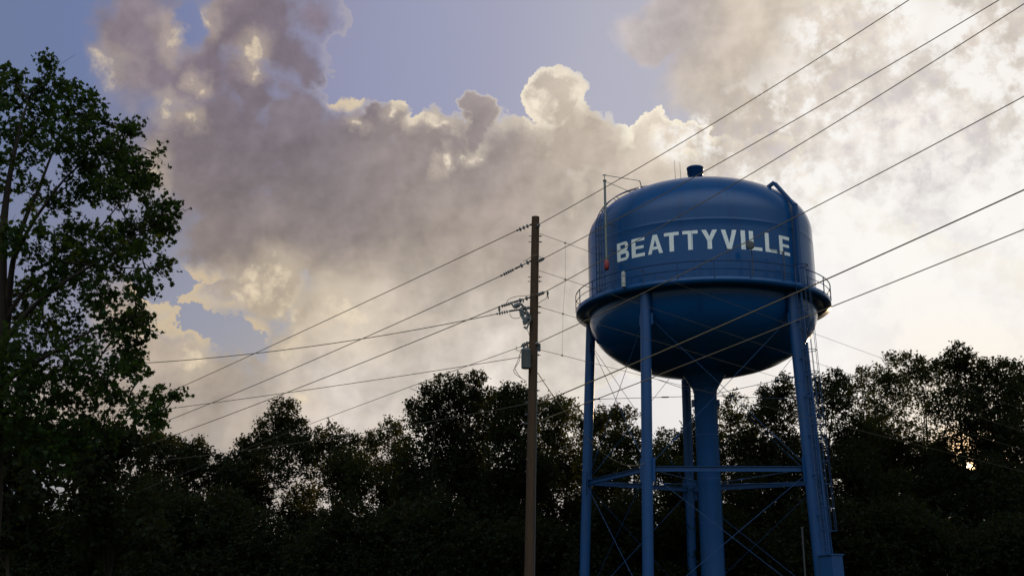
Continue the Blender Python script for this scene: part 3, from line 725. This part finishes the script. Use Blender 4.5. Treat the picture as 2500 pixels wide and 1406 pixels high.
zc = at(1311, 848, PY)[2]; mb = MB(); mb.box(PL((px_(zc) + .17, PY, zc - .12)), PL((px_(zc) + .17, PY, zc + .12)), .10, .12); mb.build('junction_box', M_dark, pole)
for y in (983, 1034, 1012): 
    z = at(1300, y, PY)[2]; mb = MB(); mb.tube([PL((px_(z) - .2, PY - .05, z)), PL((px_(z) + .19, PY - .05, z))], .02, 6); mb.tube([PL((px_(z) - .2, PY - .05, z - .03)), PL((px_(z) - .2, PY - .05, z + .03))], .04, 8); mb.build('cable_clamp', M_dark, pole)
mb = MB(); mb.tube([PL((px_(z) + .15 - .003 * z, PY - .1, z)) for z in np.linspace(.1, 9, 10)], .018, 6); mb.build('ground_wire', M_dark, pole)

# ------------------------------------------------------------------ trees
def vnoise(P, s, seed):                       # smooth value noise, vectorised
    r = np.random.default_rng(seed); T = r.random(4096); Q = P * s; I = np.floor(Q).astype(int); F_ = Q - I; F_ = F_ * F_ * (3 - 2 * F_)
    def h(i, j, k): return T[((i * 73856093) ^ (j * 19349663) ^ (k * 83492791)) & 4095]
    o = 0
    for a in (0, 1):
        for b in (0, 1):
            for c in (0, 1):
                w = (F_[:, 0] if a else 1 - F_[:, 0]) * (F_[:, 1] if b else 1 - F_[:, 1]) * (F_[:, 2] if c else 1 - F_[:, 2])
                o = o + w * h(I[:, 0] + a, I[:, 1] + b, I[:, 2] + c)
    return o
LEAF_OAK = np.array([(0, -.55), (.22, -.2), (.38, .1), (.16, .55), (-.16, .55), (-.38, .1), (-.22, -.2)]) 
LEAF_MAPLE = np.array([(0, -.5), (.14, -.28), (.48, -.34), (.34, -.02), (.52, .26), (.2, .24), (0, .62), (-.2, .24), (-.52, .26), (-.34, -.02), (-.48, -.34), (-.14, -.28)])
LEAF_QUAD = np.array([(0, -.55), (.34, .0), (0, .55), (-.34, .0)])
def leaves(pts, size, shape, seed, droop=0.0):
    r = np.random.default_rng(seed); n = len(pts); m = len(shape)
    a = r.normal(size=(n, 3)); a[:, 2] *= .8; a[:, 2] -= droop; a /= np.linalg.norm(a, axis=1, keepdims=True)
    b = r.normal(size=(n, 3)); b -= (b * a).sum(1, keepdims=True) * a; b /= np.linalg.norm(b, axis=1, keepdims=True)
    nn = np.cross(a, b)
    s = size * r.uniform(.65, 1.3, n)[:, None, None]
    v = pts[:, None] + s * (shape[None, :, 0, None] * b[:, None] + shape[None, :, 1, None] * a[:, None] + (.35 * np.abs(shape[None, :, 0, None])) * nn[:, None])
    return v.reshape(-1, 3), m
def leafobj(name, P, size, shape, seed, m, parent, origin, droop=0.0):
    v, k = leaves(P - origin, size, shape, seed, droop); n = len(P)
    me = bpy.data.meshes.new(name); me.vertices.add(n * k); me.vertices.foreach_set('co', v.astype(np.float32).ravel())
    me.loops.add(n * k); me.loops.foreach_set('vertex_index', np.arange(n * k, dtype=np.int32))
    me.polygons.add(n); me.polygons.foreach_set('loop_start', (np.arange(n) * k).astype(np.int32))
    me.update(calc_edges=True); me.materials.append(m)
    o = bpy.data.objects.new(name, me); col.objects.link(o)
    if parent is not None: o.parent = parent
    else: o.location = origin
    return o
def lobe_points(lobes, per, seed, clump=1.1, thr=.42, spray=.35, nleaf=6, flat=1.0):
    """twig sprays inside each lobe; gaps come from clump noise"""
    r = np.random.default_rng(seed); out = []
    for (c, rad, dens) in lobes:
        n = max(4, int(per * dens * (rad ** 2) / nleaf))
        d = r.normal(size=(n, 3)); d /= np.linalg.norm(d, axis=1, keepdims=True)
        rr = rad * (r.random(n) ** .45) * .95
        p = c + d * rr[:, None] * [1, 1, flat]
        keep = vnoise(p, clump * .55, seed + 3) * .62 + vnoise(p, clump * 2.2, seed + 9) * .38 > thr - .10 * dens
        p = p[keep]; d = d[keep]
        u = d * .8 + r.normal(size=p.shape) * .6 + [0, 0, .25]; u /= np.linalg.norm(u, axis=1, keepdims=True)
        for k in range(nleaf):
            out.append(p + u * (spray * (k / nleaf)) + r.normal(size=p.shape) * spray * .16)
    return np.concatenate(out)
def limb(mb, a, b, r0, r1, seed, wob=.08, n=7, seg=7):
    r = np.random.default_rng(seed); a = np.array(a); b = np.array(b); L_ = np.linalg.norm(b - a); pts = []
    w1 = r.normal(size=3) * wob * L_; w2 = r.normal(size=3) * wob * .5 * L_
    for i in range(n):
        t = i / (n - 1); pts.append(a + (b - a) * t + w1 * math.sin(math.pi * t) + w2 * math.sin(2 * math.pi * t))
    mb.tube(pts, [r0 + (r1 - r0) * (i / (n - 1)) for i in range(n)], seg); return pts

TREEG = 'trees along the edge of the wood'
SUNP = ray(2368, 1138); SUNP = SUNP / np.linalg.norm(SUNP)
def sungap(P, r):
    q = P - CAM; t = q @ SUNP; d = np.linalg.norm(q - t[:, None] * SUNP, axis=1); g_ = np.random.default_rng(3).random(len(P)); return P[(d > 1.5) | ((d > r * 1.7) & (g_ < .62)) | ((d > r * .6) & (g_ < .16))]
def far_tree(name, lobes_px, Y, label, seed, dens=1.0, leaf=.21, m=None, fill=True, thr=.42, low=1330):
    r = np.random.default_rng(seed); sc = FPX / (Y / cF[1] * 1.0)
    xs_ = [l[0] for l in lobes_px]; x0 = sum(xs_) / len(xs_)
    L = []; px2m = 1.0 / (FPX / (Y * cF[1] + 8 * cF[2]))
    for l in lobes_px:
        x, y, rp = l[:3]; dd = l[3] if len(l) > 3 else 1.0
        Yl = Y + r.uniform(-1, 1) * rp * px2m * .9
        L.append((at(x, y, Yl), rp * px2m, dens * dd))
        for k in range(3):                       # smaller tufts breaking the outline
            a = r.uniform(0, math.pi); q = rp * .85
            L.append((at(x + q * math.cos(a), y - q * math.sin(a), Yl + r.uniform(-1, 1)), rp * px2m * r.uniform(.22, .4), dens * dd * 1.1))
    if fill:
        yb = max(l[1] + l[2] * .5 for l in lobes_px); xw = (max(xs_) - min(xs_)) / 2 + 45
        y = yb
        while y < low:
            for k in range(3): L.append((at(x0 + r.uniform(-1, 1) * xw, y + r.uniform(-20, 20), Y + r.uniform(-2, 2.5)), 62 * px2m * r.uniform(.8, 1.15), dens * .9))
            y += 55
    b = at(x0, 1440, Y); root = np.array([b[0], Y, 0.0])
    t = empty(name, tuple(root), label, 'tree', TREEG)
    P = lobe_points(L, 560 * (.21 / leaf) ** 2, seed, clump=.9, thr=thr, spray=.5)
    P = sungap(P, .24)
    P = P[P[:, 2] > .4]
    leafobj('crown', P, leaf, LEAF_QUAD, seed + 1, m or M_leaf_far, t, root)
    mb = MB(); top = at(x0, min(l[1] for l in lobes_px) + 40, Y); H = top[2]
    spine = limb(mb, (0, 0, -.1), (top[0] - root[0], 0, H - .5), .015 * H, .03, seed, .03, 10, 8)
    for (c, rad, _d) in L:
        if rad < 1.0: continue
        z = max(1.5, c[2] - rad * 1.6 - r.uniform(0, 1.5)); f = min(.93, z / (H - .5)); i = f * 9; i0 = int(i); s0 = spine[i0] + (spine[min(9, i0 + 1)] - spine[i0]) * (i - i0)
        e = limb(mb, s0, c - root + [0, 0, rad * .3], max(.03, .007 * H * (1.1 - f)), .02, int(c[0] * 31 + c[2] * 17) % 9973, .07, 6, 6)
        for k in range(5):
            q = c - root + r.normal(size=3) * rad * .55; limb(mb, e[3 + k % 3], q, .035, .012, k + seed, .08, 4, 4)
    mb.build('trunk', M_bark, t)
    return t

T = [
 ('oak_tree', [(40, 1110, 95), (-60, 1150, 110), (130, 1120, 80)], 40, 'dark rounded tree at the lower left corner under the maple', 1.3, 1.2, None),
 ('oak_tree', [(215, 1110, 70), (275, 1085, 48), (320, 1100, 55)], 46, 'low dark tree showing below the right tip of the maple', 1.3, 1.1, None),
 ('oak_tree', [(420, 1125, 58), (465, 1118, 48), (510, 1150, 50), (550, 1175, 48), (370, 1110, 50)], 90, 'low smooth dome-shaped tree between the maple and the first tall crown', 1.4, 1.1, None),
 ('oak_tree', [(690, 1022, 44), (712, 1062, 48), (650, 1068, 42), (625, 1105, 46), (600, 1140, 44), (690, 1130, 75), (582, 1180, 40)], 92, 'tall narrow-headed tree standing alone left of the dip in the treeline', 1.25, 1.0, None),
 ('poplar_tree', [(805, 1068, 36), (775, 1085, 36), (845, 1092, 36), (800, 1135, 60), (860, 1140, 40)], 94, 'rounded tree with golden backlit top just right of the tall narrow-headed tree', 1.0, .95, 2),
 ('poplar_tree', [(950, 1058, 34), (890, 1095, 28), (918, 1088, 32), (975, 1085, 36), (905, 1150, 48), (960, 1160, 55)], 97, 'thin see-through tree with sky glinting through it in the middle of the left wood', .85, .9, 2),
 ('oak_tree', [(1092, 948, 38), (1065, 975, 40), (1035, 1005, 40), (1090, 1010, 55), (1020, 1035, 32), (1060, 1060, 50, .6), (1110, 1090, 70)], 90, 'tallest bushy tree left of the utility pole with its pointed top', 1.1, 1.0, None),
 ('oak_tree', [(1155, 945, 36), (1178, 978, 40), (1140, 1000, 44), (1190, 1030, 55), (1160, 1110, 80)], 93, 'second tall pointed crown between the tallest tree and the utility pole', 1.2, 1.0, None),
 ('oak_tree', [(1250, 968, 34), (1225, 995, 34), (1280, 990, 34), (1250, 1040, 60), (1250, 1120, 80)], 89, 'dense tree whose top touches the left side of the utility pole', 1.35, 1.0, None),
 ('poplar_tree', [(1345, 995, 34), (1320, 1010, 34), (1385, 1010, 34), (1350, 1055, 55), (1370, 1120, 70)], 95, 'golden-edged tree between the utility pole and the left tower leg', 1.0, .95, 2),
 ('poplar_tree', [(1465, 1025, 34), (1435, 1040, 36), (1503, 1018, 22), (1535, 1012, 20), (1500, 1050, 40), (1530, 1080, 40), (1470, 1100, 70)], 92, 'tree with two thin spiky leaders between the two left tower legs', 1.1, .95, 2),
 ('sapling_tree', [(1622, 1062, 14), (1610, 1095, 24), (1600, 1135, 40), (1640, 1150, 36)], 96, 'small spindly young tree in the bright gap between the legs', .9, .9, 2),
 ('oak_tree', [(1690, 1058, 28), (1720, 1030, 34), (1670, 1095, 40), (1720, 1100, 60)], 98, 'tree mostly hidden behind the central riser pipe', 1.1, .95, None),
 ('poplar_tree', [(1800, 992, 32), (1770, 1020, 34), (1825, 1030, 36), (1790, 1075, 50), (1830, 1110, 55)], 96, 'airy tree immediately right of the riser with sky showing through', .9, .9, 2),
 ('oak_tree', [(1885, 972, 34), (1915, 950, 34), (1860, 1010, 36), (1900, 1020, 55), (1880, 1100, 75)], 93, 'dense tree behind the right tower legs on their left side', 1.2, .95, None),
 ('oak_tree', [(2035, 935, 32), (2005, 950, 30), (2055, 965, 36), (2020, 1000, 50), (2060, 1060, 60, .6), (2030, 1110, 60, .7)], 91, 'tree with ragged top immediately right of the tower ladder', 1.15, 1.0, None),
 ('poplar_tree', [(2105, 925, 26), (2108, 965, 38), (2120, 1030, 50, .7), (2100, 1090, 60, .7)], 99, 'slim pointed tree second from the ladder on the right', .9, .9, 2),
 ('poplar_tree', [(2162, 890, 30), (2145, 925, 36), (2185, 940, 36), (2160, 1000, 55, .7), (2180, 1060, 55, .5)], 95, 'tall feathery tree third from the ladder on the right', .95, .95, 2),
 ('poplar_tree', [(2222, 892, 32), (2255, 905, 32), (2285, 915, 30), (2240, 950, 50, .8), (2250, 1020, 55, .45), (2270, 1090, 50, .45)], 97, 'broad tree with broken crown above the bright patch left of the sun', .85, .95, 2),
 ('oak_tree', [(2337, 875, 32), (2312, 895, 28), (2365, 898, 30), (2340, 935, 50), (2340, 1010, 70), (2400, 1080, 60, .8), (2330, 1130, 60, .9)], 90, 'highest tree of the right wood, directly above the low sun', 1.15, 1.0, None),
 ('oak_tree', [(2410, 912, 34), (2450, 915, 34), (2430, 965, 60), (2430, 1040, 70), (2460, 1120, 80)], 88, 'dense dark tree right of the highest tree in the right wood', 1.3, 1.05, None),
 ('oak_tree', [(2492, 915, 30), (2540, 930, 40), (2500, 975, 50), (2520, 1060, 80), (2560, 1120, 80)], 93, 'tree cut by the right edge of the view', 1.1, 1.0, None),
]
for i, (nm, lp_, Y, lab, dn_, lfs, kind) in enumerate(T):
    far_tree(nm, lp_, Y, lab, 100 + i * 7, dens=dn_ * 1.0, leaf=.21 * lfs, m=M_leaf_far2 if kind == 2 else M_leaf_far)

# dense undergrowth at the foot of the wood: one uncountable mass
r = np.random.default_rng(77); L = []
for x in range(-150, 2700, 42):
    top_ = 1295 + 30 * math.sin(x * .011) + 25 * math.sin(x * .027 + 1) - (40 if x < 600 else 0)
    for y in np.arange(top_, 1450, 46):
        Yb = r.uniform(80, 84); L.append((at(x + r.uniform(-18, 18), y + r.uniform(-14, 14), Yb), 1.5 * r.uniform(.8, 1.2), 1.5))
for x in range(-200, 2750, 60):
    for y in (1340, 1385, 1430): L.append((at(x, y, 103), 2.2, 1.5))
P = lobe_points(L, 250, 78, clump=.7, thr=.32, spray=.6); P = P[P[:, 2] > .1]
o = leafobj('undergrowth', P, .25, LEAF_QUAD, 79, M_leaf_far, None, np.array([0, 82, 0.0])); o['kind'] = 'stuff'
o['label'] = 'black-green undergrowth filling the foot of the wood'; o['category'] = 'undergrowth'

# the near maple on the left
NY = 24.0
root = np.array([at(-25, 1400, NY)[0], NY, 0.0])
mt = empty('maple_tree', tuple(root), 'big leafy maple close by at the left edge with lobed leaves and visible limbs', 'tree')
NL = [(40, 215, 55), (115, 205, 42), (135, 235, 55), (190, 255, 45), (210, 300, 45), (90, 290, 70), (15, 300, 60), (160, 345, 65), (60, 370, 60, .6), (8, 165, 16), (122, 160, 14),
 (245, 290, 20), (262, 350, 32), (310, 318, 26), (290, 372, 44), (330, 312, 16), (332, 408, 42), (378, 378, 18), (385, 400, 15), (240, 410, 55), (200, 450, 60), (355, 440, 26), (320, 450, 36), (265, 465, 40),
 (405, 512, 26), (372, 520, 26), (350, 556, 48), (300, 590, 52), (392, 560, 28), (240, 600, 55), (392, 655, 24), (350, 625, 40), (180, 560, 45, .8), (110, 480, 50, .5), (50, 470, 50, .45), (150, 500, 40, .5),
 (100, 600, 70), (30, 590, 60, .7), (180, 640, 55), (300, 670, 45), (330, 700, 36), (250, 705, 50), (335, 775, 26), (350, 805, 18), (345, 745, 20), (150, 710, 80), (50, 720, 70), (270, 780, 50), (300, 800, 40),
 (60, 840, 70, .7), (170, 830, 55, .5), (120, 800, 50, .8), (300, 860, 44, .9), (220, 890, 70), (120, 930, 75), (330, 900, 30), (372, 965, 30), (345, 1000, 44), (280, 950, 55), (385, 1010, 22), (424, 965, 13), (370, 1040, 24), (310, 880, 30),
 (200, 980, 60, .9), (60, 970, 80), (30, 900, 60), (90, 1060, 70), (20, 1060, 80), (235, 1050, 22), (262, 1066, 20), (180, 1070, 40), (140, 1090, 60),
 (-70, 250, 80), (-60, 400, 90), (-80, 560, 90), (-60, 720, 90), (-70, 880, 90), (-60, 1020, 90)]
r = np.random.default_rng(21); L = []; pm = 1 / 112.0
for l in NL:
    dd = l[3] if len(l) > 3 else 1.0
    Yl = NY + r.uniform(-1.0, 1.6); L.append((at(l[0], l[1], Yl), l[2] * pm, dd, l[0], l[1]))
P = []; mb = MB()
for j, (c, rad, dd, x, y) in enumerate(L):
    nt_ = int((84 if y < 780 else 70) * dd * (rad / .5) ** 1.75) + 5
    out = (c - (root + [0.3, 0, c[2] - .8])); out /= np.linalg.norm(out) + 1e-6
    for k in range(nt_):
        d = r.normal(size=3); d /= np.linalg.norm(d); p = c + d * rad * r.random() ** .5 * [1, 1.3, 1]
        if vnoise(p[None], 3.2, 5)[0] < .34: continue
        u = out * .7 + d * .5 + [0, 0, -.25] + r.normal(size=3) * .4; u /= np.linalg.norm(u); ln = r.uniform(.18, .36)
        if k % 3 == 0: mb.tube([p - u * .1, p + u * ln], [.006, .003], 3, caps=False)
        for q in np.linspace(0, 1, 6): P.append(p + u * ln * q + r.normal(size=3) * .035)
P = np.array(P)
leafobj('crown', P, .108, LEAF_MAPLE, 22, M_leaf_near, mt, root, droop=.5)
tw = mb.build('twigs', M_bark, mt)
tv = np.empty(len(tw.data.vertices) * 3); tw.data.vertices.foreach_get('co', tv); tv = tv.reshape(-1, 3) - root; tw.data.vertices.foreach_set('co', tv.ravel()); tw.data.update()
mb = MB()
def A(x, y, dy=0.0): return at(x, y, NY + dy) - root
def chain(pts, r0, r1, seg=9):
    P_ = [np.array(p) for p in pts]; q = []
    for i in range(len(P_) - 1):
        p0 = P_[max(0, i - 1)]; p1 = P_[i]; p2 = P_[i + 1]; p3 = P_[min(len(P_) - 1, i + 2)]
        for t in np.linspace(0, 1, 6, endpoint=False):
            q.append(.5 * (2 * p1 + (p2 - p0) * t + (2 * p0 - 5 * p1 + 4 * p2 - p3) * t * t + (3 * p1 - p0 - 3 * p2 + p3) * t ** 3))
    q.append(P_[-1]); n = len(q); mb.tube(q, [r0 + (r1 - r0) * (i / (n - 1)) ** .8 for i in range(n)], seg); return q
C = []
C.append(chain([(0, 0, -.1), A(-20, 1250), A(-12, 1050), A(-5, 850), A(4, 700), A(8, 560), A(22, 440), A(45, 330), A(70, 240, .3)], .24, .015, 12))
C.append(chain([A(-8, 900), A(15, 820, .2), A(30, 650, .4), A(60, 540, .5), A(95, 460, .6), A(130, 370, .7), A(175, 290, .6)], .10, .012))
C.append(chain([A(30, 640, .3), A(70, 560), A(110, 500, -.2), A(165, 430, -.4), A(230, 380, -.5), A(300, 340, -.5)], .055, .008))
C.append(chain([A(-5, 860), A(60, 770, -.3), A(140, 700, -.5), A(220, 650, -.5), A(300, 600, -.3), A(380, 540, -.2)], .08, .008))
C.append(chain([A(-3, 800), A(70, 700, .4), A(150, 640, .7), A(240, 560, .7), A(320, 460, .6)], .06, .008))
C.append(chain([A(-10, 950), A(60, 900, -.4), A(150, 850, -.6), A(240, 800, -.6), A(330, 770, -.5)], .07, .008))
C.append(chain([A(-15, 1050), A(60, 960, .3), A(160, 900, .5), A(260, 930, .5), A(340, 990, .4), A(375, 1020, .4)], .08, .008))
C.append(chain([A(-20, 1150), A(60, 1080, .2), A(150, 1050), A(250, 1060)], .06, .008))
C.append(chain([A(5, 620), A(-40, 500, .2), A(-70, 350, .2)], .06, .01))
C.append(chain([A(-8, 900), A(-60, 800), A(-90, 650)], .06, .01))
C.append(chain([A(160, 640, -.4), A(250, 650, -.4), A(330, 655, -.3), A(395, 655, -.2)], .03, .006))
allp = np.array([p for c in C for p in c])
for j, (c, rad, dd, x, y) in enumerate(L):
    cl = c - root; d = np.linalg.norm(allp - cl, axis=1) + np.maximum(0, allp[:, 2] - cl[2]) * 1.5; s0 = allp[np.argmin(d)]
    e = limb(mb, s0, cl, .022, .007, j + 500, .07, 6, 5)
    for k in range(5):
        q = cl + r.normal(size=3) * rad * .6; limb(mb, e[2 + k % 4], q, .008, .003, j * 7 + k, .1, 4, 3)
mb.build('trunk', M_bark, mt)
